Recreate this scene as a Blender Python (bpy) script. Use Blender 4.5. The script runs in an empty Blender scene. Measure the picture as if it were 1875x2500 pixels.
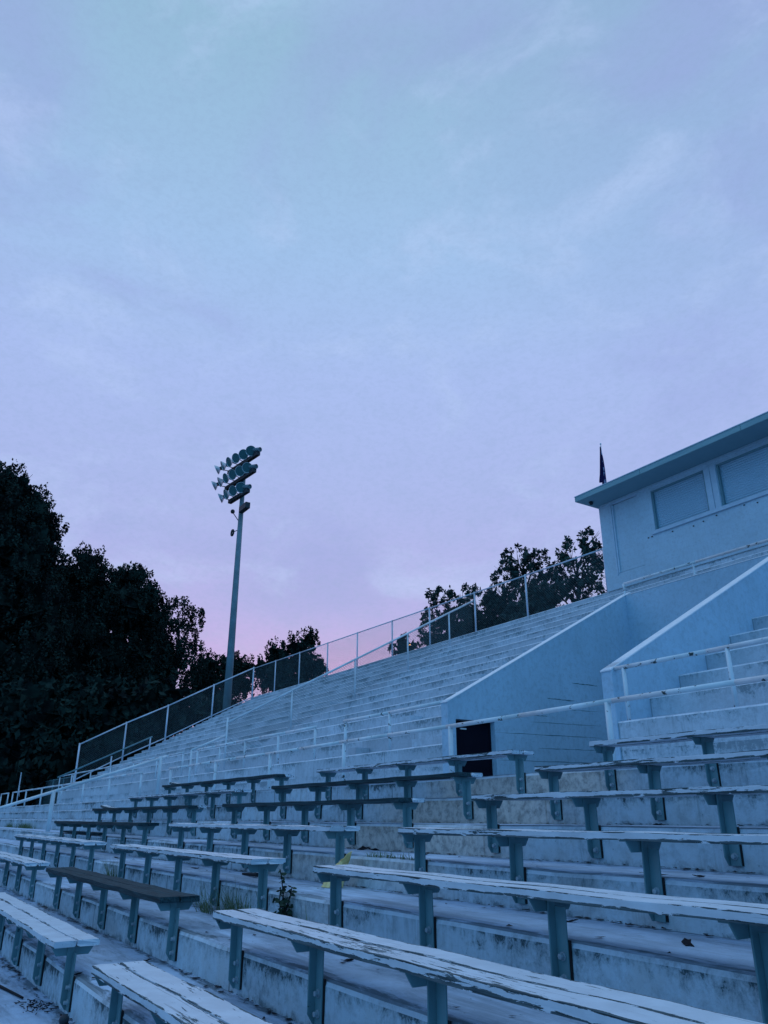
import bpy, bmesh, math, random
import numpy as np
from mathutils import Vector, Matrix
random.seed(7); np.random.seed(7)
SC = bpy.context.scene
COL = SC.collection
R = math.radians

# ------------------------------------------------------------------ helpers
class MB:
    """collects boxes, prisms and tubes, then links them as one mesh object"""
    def __init__(s): s.v=[]; s.f=[]
    def add(s, vs, fs):
        o=len(s.v); s.v+= [tuple(p) for p in vs]; s.f+=[tuple(i+o for i in f) for f in fs]; return s
    def box(s, x0,x1,y0,y1,z0,z1):
        return s.add([(x0,y0,z0),(x1,y0,z0),(x1,y1,z0),(x0,y1,z0),(x0,y0,z1),(x1,y0,z1),(x1,y1,z1),(x0,y1,z1)],
              [(0,3,2,1),(4,5,6,7),(0,1,5,4),(1,2,6,5),(2,3,7,6),(3,0,4,7)])
    def prism_x(s, poly, x0, x1):          # poly of (y,z) extruded along x
        n=len(poly); vs=[(x0,y,z) for y,z in poly]+[(x1,y,z) for y,z in poly]
        fs=[tuple(range(n)), tuple(range(2*n-1,n-1,-1))]+[(i,i+n,(i+1)%n+n,(i+1)%n) for i in range(n)]
        return s.add(vs,fs)
    def tube(s, p0, p1, r0, r1=None, n=8, caps=True):
        r1=r0 if r1 is None else r1
        p0=Vector(p0); p1=Vector(p1); d=(p1-p0).normalized()
        a=d.orthogonal().normalized(); b=d.cross(a)
        vs=[]
        for p,r in ((p0,r0),(p1,r1)):
            for i in range(n):
                t=2*math.pi*i/n; vs.append(p+a*(r*math.cos(t))+b*(r*math.sin(t)))
        fs=[(i,(i+1)%n,(i+1)%n+n,i+n) for i in range(n)]
        if caps: fs+= [tuple(range(n-1,-1,-1)), tuple(range(n,2*n))]
        return s.add(vs,fs)
    def path(s, pts, r, n=8):
        for a,b in zip(pts[:-1],pts[1:]): s.tube(a,b,r,r,n)
        return s
    def lathe(s, prof, origin, axis, n=20, inner=False):   # prof of (distance along axis, radius)
        o=Vector(origin); d=Vector(axis).normalized(); a=d.orthogonal().normalized(); b=d.cross(a)
        vs=[];fs=[]
        for t,r in prof:
            for i in range(n):
                w=2*math.pi*i/n; vs.append(o+d*t+a*(r*math.cos(w))+b*(r*math.sin(w)))
        for j in range(len(prof)-1):
            for i in range(n):
                fs.append((j*n+i,j*n+(i+1)%n,(j+1)*n+(i+1)%n,(j+1)*n+i))
        return s.add(vs,fs)
    def ball(s, c, r, n=8):
        return s.lathe([(-r*math.cos(math.pi*k/6), max(1e-4,r*math.sin(math.pi*k/6))) for k in range(7)], c, (0,0,1), n)
    def build(s, name, mat=None, parent=None, world=True, smooth=False):
        me=bpy.data.meshes.new(name)
        off=Vector((0,0,0))
        if world:
            p=parent
            while p is not None: off+=p.location; p=p.parent
        me.from_pydata([tuple(Vector(v)-off) for v in s.v],[],s.f); me.update()
        if smooth: me.polygons.foreach_set('use_smooth',[True]*len(me.polygons))
        o=bpy.data.objects.new(name,me); COL.objects.link(o)
        if mat: me.materials.append(mat)
        if parent: o.parent=parent
        return o
def tag(o,label,cat,group=None,kind=None):
    if label: o['label']=label
    if cat: o['category']=cat
    if group: o['group']=group
    if kind: o['kind']=kind
    return o
def thing(name,label,cat,loc=(0,0,0),group=None):
    o=bpy.data.objects.new(name,None); COL.objects.link(o); o.location=loc; o.empty_display_size=.2
    return tag(o,label,cat,group)
def struct(name,mb,mat):
    o=mb.build(name,mat); o['kind']='structure'; return o
def copy_tree(o,parent=None):
    c=o.copy(); COL.objects.link(c); c.parent=parent
    for ch in KIDS.get(o.name,[]): copy_tree(ch,c)
    return c
KIDS={}
def index_kids(o):
    KIDS[o.name]=list(o.children)
    for c in o.children: index_kids(c)
def bevel(o,w=.006,seg=2,angle=35):
    m=o.modifiers.new('bevel','BEVEL'); m.width=w; m.segments=seg; m.limit_method='ANGLE'; m.angle_limit=R(angle); return o

# ------------------------------------------------------------------ materials
class NT:
    def __init__(s,name):
        s.m=bpy.data.materials.new(name); s.m.use_nodes=True; s.t=s.m.node_tree; s.n=s.t.nodes; s.l=s.t.links
        s.b=s.n['Principled BSDF']
    def new(s,typ,**kw):
        n=s.n.new(typ)
        for k,v in kw.items(): setattr(n,k,v)
        return n
    def link(s,a,b): s.l.new(a,b)
    def coord(s,scale=(1,1,1),kind='Object',rand=True):
        tc=s.new('ShaderNodeTexCoord'); mp=s.new('ShaderNodeMapping'); s.link(tc.outputs[kind],mp.inputs['Vector']); mp.inputs['Scale'].default_value=scale
        if rand:
            oi=s.new('ShaderNodeObjectInfo'); mu=s.new('ShaderNodeMath',operation='MULTIPLY'); s.link(oi.outputs['Random'],mu.inputs[0]); mu.inputs[1].default_value=37.
            cb=s.new('ShaderNodeCombineXYZ')
            for i in range(3): s.link(mu.outputs[0],cb.inputs[i])
            s.link(cb.outputs[0],mp.inputs['Location'])
        return mp.outputs[0]
    def world(s,scale=(1,1,1)):
        g=s.new('ShaderNodeNewGeometry'); mp=s.new('ShaderNodeMapping'); s.link(g.outputs['Position'],mp.inputs['Vector']); mp.inputs['Scale'].default_value=scale
        return mp.outputs[0]
    def noise(s,vec,scale=1,detail=4,rough=.55,dist=0):
        n=s.new('ShaderNodeTexNoise'); s.link(vec,n.inputs['Vector']); n.inputs['Scale'].default_value=scale; n.inputs['Detail'].default_value=detail
        n.inputs['Roughness'].default_value=rough; n.inputs['Distortion'].default_value=dist; return n.outputs['Fac']
    def voro(s,vec,scale=1,feature='F1'):
        n=s.new('ShaderNodeTexVoronoi',feature=feature); s.link(vec,n.inputs['Vector']); n.inputs['Scale'].default_value=scale; return n.outputs['Distance']
    def ramp(s,fac,a,b,smooth=True):
        n=s.new('ShaderNodeMapRange'); n.interpolation_type='SMOOTHSTEP' if smooth else 'LINEAR'; s.link(fac,n.inputs['Value'])
        n.inputs['From Min'].default_value=a; n.inputs['From Max'].default_value=b; return n.outputs[0]
    def math(s,op,a,b=None):
        n=s.new('ShaderNodeMath',operation=op)
        for i,x in enumerate((a,b)):
            if x is None: continue
            if isinstance(x,(int,float)): n.inputs[i].default_value=x
            else: s.link(x,n.inputs[i])
        return n.outputs[0]
    def mix(s,fac,a,b,mode='MIX'):
        n=s.new('ShaderNodeMix',data_type='RGBA',blend_type=mode)
        for k,x in ((0,fac),(6,a),(7,b)):
            if isinstance(x,(int,float)): n.inputs[k].default_value=x
            elif isinstance(x,tuple): n.inputs[k].default_value=(*x,1) if len(x)==3 else x
            else: s.link(x,n.inputs[k])
        return n.outputs[2]
    def bump(s,h,strength=.3,dist=.01,prev=None):
        n=s.new('ShaderNodeBump'); n.inputs['Strength'].default_value=strength; n.inputs['Distance'].default_value=dist; s.link(h,n.inputs['Height'])
        if prev is not None: s.link(prev,n.inputs['Normal'])
        return n.outputs[0]
    def out(s,color,rough=.7,normal=None,metal=0,spec=.3):
        if isinstance(color,tuple): s.b.inputs['Base Color'].default_value=(*color,1)
        else: s.link(color,s.b.inputs['Base Color'])
        if isinstance(rough,(int,float)): s.b.inputs['Roughness'].default_value=rough
        else: s.link(rough,s.b.inputs['Roughness'])
        s.b.inputs['Metallic'].default_value=metal; s.b.inputs['Specular IOR Level'].default_value=spec
        if normal is not None: s.link(normal,s.b.inputs['Normal'])
        return s.m

def mat_concrete(name, paint, bare, grime, rise=None, z0=0., dirt=.5, streak=.5, floor=None, joints=0., run=None, y0=0., nose_highlight=None, speck=.8, mott=.5, blocks=None, patch=None, courses=0):
    t=NT(name); w=t.world(); n1=t.noise(w,.55,6,.6); n2=t.noise(w,3.1,7,.68); n3=t.noise(w,30,5,.65); n4=t.noise(w,95,3,.6); n5=t.noise(w,11,8,.72,.3)
    c=t.mix(t.ramp(n1,.3,.72),paint,tuple(x*.82 for x in paint))
    c=t.mix(t.math('MULTIPLY',t.ramp(n2,.46,.66),.6),c,bare)
    if mott>.45:
        nL=t.noise(t.world((.55,1,1.4)),.9,8,.72,.5); c=t.mix(t.math('MULTIPLY',t.ramp(nL,.50,.68),.55),c,tuple(x*.42 for x in bare))
    c=t.mix(t.math('MULTIPLY',t.ramp(n5,.44,.70),mott),c,tuple(x*.45 for x in paint))
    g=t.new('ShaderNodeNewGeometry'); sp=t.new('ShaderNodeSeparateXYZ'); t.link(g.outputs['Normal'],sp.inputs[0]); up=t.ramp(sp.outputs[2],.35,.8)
    pos=t.new('ShaderNodeSeparateXYZ'); t.link(g.outputs['Position'],pos.inputs[0])
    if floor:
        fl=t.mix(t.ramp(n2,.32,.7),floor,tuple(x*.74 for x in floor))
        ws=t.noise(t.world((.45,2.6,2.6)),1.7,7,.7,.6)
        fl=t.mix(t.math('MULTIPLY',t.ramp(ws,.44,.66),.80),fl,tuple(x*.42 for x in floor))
        if run:
            fy=t.math('FRACT',t.math('DIVIDE',t.math('SUBTRACT',pos.outputs[1],y0),run))
            ed=t.math('ADD',t.ramp(fy,.20,.02),t.math('MULTIPLY',t.ramp(fy,.80,.99),.8))
            a=t.math('ADD',t.math('MULTIPLY',ed,.22),t.noise(t.world((.8,3,3)),3.2,8,.7,.3))
            fl=t.mix(t.math('MULTIPLY',t.ramp(a,.58,.74),.75),fl,tuple(x*1.15 for x in grime))
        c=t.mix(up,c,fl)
    wall=t.math('SUBTRACT',1.,up)
    st=t.noise(t.world((8,8,.6)),2.2,7,.72); st2=t.noise(w,1.3,4,.55)
    sm=t.math('MULTIPLY',t.math('MULTIPLY',t.ramp(st,.46,.78),t.ramp(st2,.38,.66)),t.math('MULTIPLY',wall,streak))
    c=t.mix(sm,c,grime)
    if rise:
        fr=t.math('FRACT',t.math('DIVIDE',t.math('SUBTRACT',pos.outputs[2],z0),rise))
        top=t.ramp(fr,.40,1.0); low=t.ramp(fr,.25,.0)
        pn=t.noise(t.world((1,1,.75)),15,9,.78,.25); pm=t.noise(w,.9,4,.6)
        a=t.math('ADD',t.math('MULTIPLY',top,.20),t.math('ADD',pn,t.math('MULTIPLY',t.math('SUBTRACT',pm,.47),.80)))
        c=t.mix(t.math('MULTIPLY',t.math('MULTIPLY',t.ramp(a,.55,.78),wall),dirt*.6),c,tuple(x*1.7 for x in grime))
        c=t.mix(t.math('MULTIPLY',t.math('MULTIPLY',t.ramp(a,.72,.79),wall),dirt*.9),c,grime)
        a2=t.math('ADD',t.math('MULTIPLY',low,.2),t.math('ADD',t.noise(w,9,8,.72),t.math('MULTIPLY',t.math('SUBTRACT',t.noise(w,.6,3,.5),.5),.6)))
        c=t.mix(t.math('MULTIPLY',t.math('MULTIPLY',t.ramp(a2,.62,.86),wall),dirt*.75),c,tuple(x*1.25 for x in grime))
    if joints:
        fx=t.math('FRACT',t.math('DIVIDE',pos.outputs[0],joints)); jl=t.math('MULTIPLY',t.ramp(t.math('ABSOLUTE',t.math('SUBTRACT',fx,.5)),.004,.002),wall)
        c=t.mix(t.math('MULTIPLY',jl,.6),c,grime)
    if blocks:
        wn=t.new('ShaderNodeTexWhiteNoise'); cb=t.new('ShaderNodeCombineXYZ')
        rowi=t.math('FLOOR',t.math('DIVIDE',t.math('SUBTRACT',pos.outputs[2],z0+.002),rise)); sh=t.math('MULTIPLY',rowi,.37)
        t.link(t.math('FLOOR',t.math('DIVIDE',t.math('ADD',pos.outputs[0],sh),blocks)),cb.inputs[0]); t.link(rowi,cb.inputs[1]); t.link(cb.outputs[0],wn.inputs['Vector'])
        c=t.mix(t.math('MULTIPLY',t.math('MULTIPLY',wn.outputs['Value'],wall),.42),c,tuple(x*.52 for x in paint))
    if patch:
        px,col_,r0=patch
        pmk=t.math('MULTIPLY',t.ramp(t.math('ADD',t.math('ABSOLUTE',t.math('SUBTRACT',pos.outputs[0],px)),t.math('MULTIPLY',n2,1.6)),r0+1.3,r0+.3),t.math('MULTIPLY',wall,t.ramp(pos.outputs[2],-.75,-.2)))
        c=t.mix(t.math('MULTIPLY',pmk,.8),c,t.mix(t.ramp(n5,.40,.66),col_,tuple(x*.42 for x in col_)))
    sp2=t.ramp(n3,.66,.73); c=t.mix(t.math('MULTIPLY',sp2,speck),c,grime)
    if nose_highlight:
        nm=t.math('MULTIPLY',t.ramp(sp.outputs[2],.12,.35),t.ramp(sp.outputs[2],.97,.80)); c=t.mix(t.math('MULTIPLY',nm,t.math('ADD',.40,t.math('MULTIPLY',t.ramp(n2,.62,.4),.40))),c,nose_highlight)  # skylight highlight on the step nosing, put into the colour as a paler edge
    if courses:
        cb2=t.new('ShaderNodeCombineXYZ'); t.link(t.math('ADD',pos.outputs[0],pos.outputs[1]),cb2.inputs[0]); t.link(pos.outputs[2],cb2.inputs[1])
        bk=t.new('ShaderNodeTexBrick'); t.link(cb2.outputs[0],bk.inputs['Vector']); bk.inputs['Scale'].default_value=1.; bk.inputs['Brick Width'].default_value=.41; bk.inputs['Row Height'].default_value=.205; bk.inputs['Mortar Size'].default_value=.006; bk.inputs['Mortar Smooth'].default_value=.6
        bk.inputs['Color1'].default_value=(0,0,0,1); bk.inputs['Color2'].default_value=(1,1,1,1); bk.inputs['Mortar'].default_value=(.5,.5,.5,1)
        c=t.mix(t.math('MULTIPLY',bk.outputs['Fac'],courses),c,tuple(x*.5 for x in paint)); c=t.mix(t.math('MULTIPLY',bk.outputs['Color'],courses*.35),c,tuple(x*.6 for x in paint))
    h=t.math('ADD',t.math('MULTIPLY',n3,.6),t.math('ADD',t.math('MULTIPLY',n4,.4),t.math('MULTIPLY',n5,1.0)))
    return t.out(c,.88,t.bump(h,.5,.012),spec=.2)
PAINT=(.50,.64,.73); BARE=(.42,.49,.52); GRIME=(.032,.062,.072)
M={}
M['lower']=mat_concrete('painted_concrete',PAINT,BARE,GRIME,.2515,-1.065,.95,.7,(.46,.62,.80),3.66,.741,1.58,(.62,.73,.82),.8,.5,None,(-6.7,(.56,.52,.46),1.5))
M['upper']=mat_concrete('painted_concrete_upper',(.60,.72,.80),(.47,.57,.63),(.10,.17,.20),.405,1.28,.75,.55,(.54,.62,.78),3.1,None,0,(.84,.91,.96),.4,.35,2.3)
M['wallc']=mat_concrete('painted_wall',(.46,.66,.80),(.41,.60,.74),(.16,.27,.34),None,0,.3,.30,(.74,.82,.9),0.,None,0,None,.18,.34)
M['boothw']=mat_concrete('booth_wall',(.54,.72,.82),(.48,.65,.76),(.22,.35,.42),None,0,.3,.30,None,0.,None,0,None,.12,.28,None,None,.22)

def mat_metal(name,paint,rust,amt=.5,rough=.5,scale=9):
    t=NT(name); c0=t.coord(); n=t.noise(c0,scale,6,.65); n2=t.noise(c0,scale*6,3,.6); n3=t.noise(c0,1.5,4,.6)
    c=t.mix(t.ramp(n3,.3,.7),paint,tuple(x*.72 for x in paint))
    m=t.ramp(n,.80-.26*amt,.84-.26*amt); c=t.mix(m,c,rust)
    return t.out(c,rough,t.bump(t.math('ADD',t.math('MULTIPLY',m,-1.),t.math('MULTIPLY',n2,.3)),.4,.004),spec=.35)
M['steel']=mat_metal('painted_steel',(.135,.275,.31),(.03,.05,.05),.50)
M['rail']=mat_metal('railing_paint',(.72,.83,.88),(.04,.065,.07),.80,.5,8)
M['railfar']=mat_metal('railing_paint_far',(.66,.78,.84),(.3,.36,.4),.2,.45,3)
M['galv']=mat_metal('galvanised_pipe',(.62,.70,.80),(.3,.36,.42),.3,.4,4)
M['wire']=mat_metal('chain_link_wire',(.08,.15,.17),(.05,.08,.09),.2,.5,3)
M['pole']=mat_metal('light_pole',(.13,.23,.27),(.08,.15,.17),.5,.6,.7)
M['dark']=mat_metal('dark_metal',(.018,.03,.04),(.03,.03,.03),.2,.5)
M['bolt']=mat_metal('bolt',(.30,.40,.46),(.05,.05,.05),.6,.45,30)
M['rust']=mat_metal('rust_shadow_gap',(.022,.018,.020),(.05,.03,.02),.6,.9,20)  # near-black colour of the shadow gap behind each flange, with rust flecks
t=NT('reflector'); M['reflector']=t.out((.42,.52,.58),.32,spec=.5,metal=.4)
t=NT('lamp_glass'); M['glass']=t.out((.05,.15,.17),.3,spec=.35)

def mat_board(name,peel,paint=(.60,.70,.785),wood=(.036,.062,.075),woodlight=(.10,.15,.17)):
    t=NT(name); c0=t.coord((2.7,25,25)); c1=t.coord((1.6,26,26)); c2=t.coord((1,1,1))
    g=t.noise(c1,2.2,5,.6,.3); wood_c=t.mix(t.ramp(g,.35,.68),wood,woodlight)
    wood_c=t.mix(t.ramp(t.noise(t.coord((.8,60,60)),1.5,3,.6),.58,.66),wood_c,tuple(x*.35 for x in wood))
    n=t.noise(c0,2.0,8,.70,.3); nb=t.noise(c2,1.1,3,.5); ne=t.noise(t.coord((3,14,14)),2.2,5,.6)
    sp=t.new('ShaderNodeSeparateXYZ'); tc=t.new('ShaderNodeTexCoord'); t.link(tc.outputs['Object'],sp.inputs[0])
    ey=t.ramp(t.math('ABSOLUTE',sp.outputs[1]),.056,.080)
    ez=t.ramp(t.math('ABSOLUTE',sp.outputs[2]),.008,.021)
    edge=t.math('MULTIPLY',ey,ez)
    a=t.math('ADD',n,t.math('MULTIPLY',t.math('SUBTRACT',nb,.5),.55))
    a=t.math('ADD',a,t.math('MULTIPLY',t.math('MULTIPLY',edge,t.ramp(ne,.30,.55)),.36))
    m=t.ramp(a,.74-peel,.752-peel)
    pc=t.mix(t.ramp(t.noise(c2,5,4,.6),.3,.7),paint,tuple(x*.83 for x in paint))
    rim=t.ramp(a,.70-peel,.745-peel); pc=t.mix(t.math('MULTIPLY',rim,.30),pc,tuple(min(1,x*1.3) for x in paint))
    hair=t.ramp(t.noise(t.coord((.7,40,40)),1.6,4,.65,.2),.63,.67); pc=t.mix(t.math('MULTIPLY',hair,.38),pc,wood)
    c=t.mix(m,pc,wood_c)
    h=t.math('ADD',t.math('MULTIPLY',m,-1.),t.math('MULTIPLY',g,.35))
    return t.out(c,t.math('ADD',.55,t.math('MULTIPLY',m,.3)),t.bump(h,.65,.006),spec=.3)
M['b_good']=mat_board('bench_paint',.045)
M['b_worn']=mat_board('bench_paint_worn',.108)
M['b_bad']=mat_board('bench_paint_bad',.155)
M['b_bare']=mat_board('bench_bare_wood',.60,(.3,.4,.5),(.006,.027,.036),(.020,.062,.078))
M['b_half']=mat_board('bench_mostly_bare',.21)

def mat_leaf(name,a,b):
    t=NT(name); n=t.noise(t.world(),.7,3,.6); n2=t.noise(t.world(),5,2,.5); c=t.mix(t.ramp(n,.35,.65),a,b); c=t.mix(t.math('MULTIPLY',n2,.6),c,tuple(x*.35 for x in a))
    t.b.inputs['Subsurface Weight'].default_value=0
    return t.out(c,.8,spec=.08)
M['pine']=mat_leaf('pine_foliage',(.006,.012,.013),(.030,.066,.054))
M['leafr']=mat_leaf('broadleaf_foliage',(.03,.062,.062),(.06,.105,.09))
M['leafd']=mat_leaf('shade_foliage',(.010,.022,.020),(.02,.04,.030))
M['bark']=mat_leaf('bark',(.018,.022,.026),(.035,.04,.045))
M['grass']=mat_leaf('grass_blades',(.10,.17,.09),(.20,.25,.13))
M['weed']=mat_leaf('weed_leaves',(.03,.06,.045),(.06,.10,.06))
M['deadleaf']=mat_leaf('dead_leaf',(.02,.022,.03),(.05,.04,.04))
t=NT('ground'); n=t.noise(t.world(),.3,6,.6); n2=t.noise(t.world(),4,5,.6)
M['ground']=t.out(t.mix(t.ramp(t.math('ADD',t.math('MULTIPLY',n,.6),t.math('MULTIPLY',n2,.4)),.35,.65),(.025,.04,.03),(.05,.07,.045)),.95,t.bump(n2,.6,.05),spec=.1)
t=NT('dark_interior'); n=t.noise(t.world(),3,4,.6); M['interior']=t.out(t.mix(n,(.005,.006,.014),(.010,.010,.020)),.9,spec=.1)
t=NT('shutter'); w=t.world((0,0,1)); wv=t.new('ShaderNodeTexWave',wave_type='BANDS',bands_direction='Z'); t.link(w,wv.inputs['Vector']); wv.inputs['Scale'].default_value=4.2
M['shutter']=t.out(t.mix(t.noise(t.world(),1.1,4,.6),(.40,.60,.73),(.34,.53,.66)),.6,t.bump(wv.outputs['Fac'],.9,.02),spec=.3)
t=NT('roof_fascia'); M['fascia']=t.out(t.mix(t.ramp(t.noise(t.world((.6,3,3)),2,5,.6),.3,.7),(.24,.43,.46),(.18,.35,.39)),.6,spec=.3)
t=NT('soffit'); M['soffit']=t.out(t.mix(t.noise(t.world(),2,4,.6),(.20,.34,.38),(.15,.28,.32)),.7,spec=.2)
t=NT('trim_paint'); M['trim']=t.out(t.mix(t.ramp(t.noise(t.world(),5,4,.6),.3,.7),(.50,.66,.76),(.42,.57,.68)),.55,spec=.3)
t=NT('coping_paint'); M['cope']=t.out(t.mix(t.ramp(t.noise(t.world(),6,5,.6),.3,.7),(.82,.86,.90),(.70,.77,.83)),.55,spec=.3)
t=NT('crack'); M['crack']=t.out((.10,.17,.21),.9,spec=.1)
t=NT('flag_cloth'); c0=t.coord((1,1,1),rand=False)
sp=t.new('ShaderNodeSeparateXYZ'); tc=t.new('ShaderNodeTexCoord'); t.link(tc.outputs['Object'],sp.inputs[0])
pat=t.math('MULTIPLY',t.ramp(t.noise(t.coord((1,1,.5),rand=False),9,3,.6),.50,.56),t.ramp(sp.outputs[0],.015,.03))
M['flag']=t.out(t.mix(t.math('MULTIPLY',pat,.9),(.012,.012,.075),(.33,.38,.55)),.8,spec=.1)
t=NT('yellow_paper'); M['yellow']=t.out(t.mix(t.ramp(t.noise(t.coord(),14,4,.6),.35,.65),(.84,.68,.32),(.60,.46,.18)),.7,spec=.2)
t=NT('lamp_glow'); t.b.inputs['Emission Color'].default_value=(1,.45,.12,1); t.b.inputs['Emission Strength'].default_value=6.; M['glow']=t.out((.8,.5,.2),.5)
t=NT('pale_plastic'); M['pale']=t.out((.75,.78,.80),.4)

# ------------------------------------------------------------------ terraces (lower stand)
YT=lambda k:1.58+.741*k            # y of riser k
ZT=lambda k:-1.065+.2515*k         # z of tread k
K0,K1=-6,6
XL,XR=-56.,9.
def stepmesh(x0,x1,y0,y1,z,zb,dx=.3,jit=.006,depth_under=.25,nz=.030):
    """one terrace: riser at y0 from zb up to z, rounded nosing, tread back to y1, slightly uneven"""
    mb=MB(); n=max(2,int((x1-x0)/dx)); xs=[x0+(x1-x0)*i/n for i in range(n+1)]
    prof=[(y0,zb),(y0,z-.10),(y0,z-nz),(y0+nz*.30,z-nz*.30),(y0+nz,z),(y0+.25*(y1-y0),z),(y0+.6*(y1-y0),z),(y1,z),(y1,z-depth_under),(y0+.1,z-depth_under),(y0+.1,zb)]
    m=len(prof); j=[0,.4,1,1,1,.5,.5,0,0,0,0]
    vs=[];fs=[]; d1=0;d2=0
    for i,x in enumerate(xs):
        d1=.8*d1+random.uniform(-1,1)*jit; d2=.8*d2+random.uniform(-1,1)*jit*.7
        if random.random()<.06 and jit>.004: dd=random.uniform(.004,.014)
        else: dd=0
        for (y,zz),s in zip(prof,j):
            chip = dd if s==1 else 0
            vs.append((x,y+d1*s*.6+chip,zz+d2*s*.6-chip*.7))
    for i in range(n):
        for k in range(m):
            a=i*m+k; b=i*m+(k+1)%m; fs.append((a,b,b+m,a+m))
    fs.append(tuple(range(m-1,-1,-1))); fs.append(tuple(n*m+k for k in range(m)))
    return mb.add(vs,fs)
lower=thing('lower_terrace','broad painted concrete terrace carrying the rows of wooden benches','terrace',(-24,1.5,ZT(-6)-.3))
for k in range(K0,K1+1):
    y1=YT(k+1)+.10 if k<K1 else 9.2
    mb=stepmesh(XL,XR,YT(k),y1,ZT(k),ZT(k-1)-.02,.3,.006,.22)
    o=mb.build('step',M['lower'],lower,smooth=False)

# ------------------------------------------------------------------ upper stand
YU=lambda n:9.0+.76*n
ZU=lambda n:1.28+.405*n
NU=14
XU0,XU1=-46.,9.
WL0,WL1=-11.94,-11.74              # left stairwell wall
WR0,WR1=-7.96,-7.76                # right stairwell wall
YB=14.36                           # stairwell back wall
upper=thing('upper_grandstand','tall stepped concrete grandstand with seat rows rising to the top fence','grandstand',(-20,9,.444))
for n in range(NU+1):
    y0=YU(n); y1=YU(n+1)+.12 if n<NU else 24.6
    zb=ZU(n-1)-.02 if n else .40
    mb=MB()
    if y0<YB:
        for a,b in ((XU0,WL0),(WR1,XU1)):
            s=stepmesh(a,b,y0,y1,ZU(n),zb,.5,.004,.3,.026); mb.add(s.v,s.f)
    else:
        s=stepmesh(XU0,XU1,y0,y1,ZU(n),zb,.5,.004,.3,.026); mb.add(s.v,s.f)
    mb.build('step',M['upper'],upper)
# short half steps in the aisles
for (a,b) in ((-13.5,WL0-.01),(-17.05,-15.75),(-26.4,-25.3),(-45.95,-44.7)):
    mb=MB()
    for n in range(1,NU+1):
        mb.box(a,b,YU(n)-.38,YU(n)-.012,ZU(n-1)-.05,ZU(n-1)+.2025)
    mb.build('aisle_steps',M['upper'],upper)
mb=MB(); poly=[(9.05,.42)]+[p for n in range(NU+1) for p in ((YU(n)+.05,ZU(n)-.05),(YU(n+1)+.05,ZU(n)-.05))]+[(24.6,ZU(NU)-.05),(24.6,-.3),(9.05,-.3)]
mb.prism_x(poly[:-4]+[(24.6,ZU(NU)-.05),(24.6,.2)],XU0+.03,XU0+.25); mb.build('end_wall',M['upper'],upper)
mb=MB(); mb.box(XU0+.05,XU1,24.45,24.7,.2,ZU(NU)-.06); mb.build('back_wall',M['upper'],upper)

# stairwell walls
S_=.528
FORMS=((10.11,1.521,13.074,1.556,.008),(11.03,1.77,13.1,1.807,.007),(10.14,1.013,12.9,1.043,.007),(11.55,2.275,12.35,2.275,.016),(12.32,2.65,13.09,2.65,.015),(11.21,1.271,12.98,1.299,.007),(11.09,1.898,11.56,1.915,.009),(11.9,2.08,13.05,2.1,.006))
def slope_wall(x0,x1,holes=None):
    zt=lambda y:2.04+S_*(y-9.0)
    mb=MB()
    ye=YB+.22
    if not holes:
        mb.prism_x([(8.98,-.35),(8.98,2.04),(ye,zt(ye)),(ye,-.35)],x0,x1)
    else:
        (ya,yb,zd)=holes
        mb.prism_x([(8.98,-.35),(8.98,2.04),(ya,zt(ya)),(ya,-.35)],x0,x1)
        mb.prism_x([(ya,zd),(ya,zt(ya)),(yb,zt(yb)),(yb,zd)],x0,x1)
        mb.prism_x([(yb,-.35),(yb,zt(yb)),(ye,zt(ye)),(ye,-.35)],x0,x1)
    return mb
wl=thing('stairwell_wall','sloping painted wall with a dark doorway low on its face','wall',((WL0+WL1)/2,9,-.3),'sloping walls of the stairwell')
slope_wall(WL0,WL1,(9.16,10.11,1.715)).build('wall',M['wallc'],wl)
# copings are thin pale strips proud of the wall top
def coping(x0,x1,parent,th=.03):
    zt=lambda y:2.04+S_*(y-9.0); mb=MB(); ye=YB+.2
    mb.prism_x([(8.965,2.004),(8.965,2.004+th),(ye,zt(ye)+th),(ye,zt(ye)+.003)],x0-.006,x1+.006); bevel(mb.build('coping',M['cope'],parent),.006)
coping(WL0,WL1,wl,.022)
# form lines and cracks on the wall face
mb=MB()
rl=random.Random(4)
for (ya,za,yb,zb,w) in FORMS:
    n=14; up_=[];lo=[]
    for i in range(n+1):
        f=i/n; y=ya+(yb-ya)*f; z=za+(zb-za)*f+rl.uniform(-1,1)*.004; h=w*rl.uniform(.35,1.)*(1-.8*abs(2*f-1)**3)
        up_.append((WL1+.0015,y,z+h)); lo.append((WL1+.0015,y,z-h))
    mb.add(up_+lo,[(k,n+1+k,n+2+k,k+1) for k in range(n)])
mb.build('form_line',M['crack'],wl)
wr=thing('stairwell_wall','sloping painted wall with pale coping behind the right end of the railing','wall',((WR0+WR1)/2,9,-.3),'sloping walls of the stairwell')
slope_wall(WR0,WR1).build('wall',M['wallc'],wr); coping(WR0,WR1,wr,.026)
wb=thing('stairwell_wall','plain painted wall closing the back of the stairwell below the press box','wall',(-9.85,YB,-.3),'sloping walls of the stairwell')
MB().box(WL0-.02,XU1,YB,YB+.2,ZU(7)-.35,4.87).build('parapet',M['wallc'],wb)
MB().box(WL1,WR0,YB+.003,YB+.2,-.35,ZU(7)-.35).build('wall',M['wallc'],wb)
bevel(MB().box(WL0-.03,XU1,YB-.008,YB+.208,4.872,4.892).build('coping',M['cope'],wb),.008)
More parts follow.
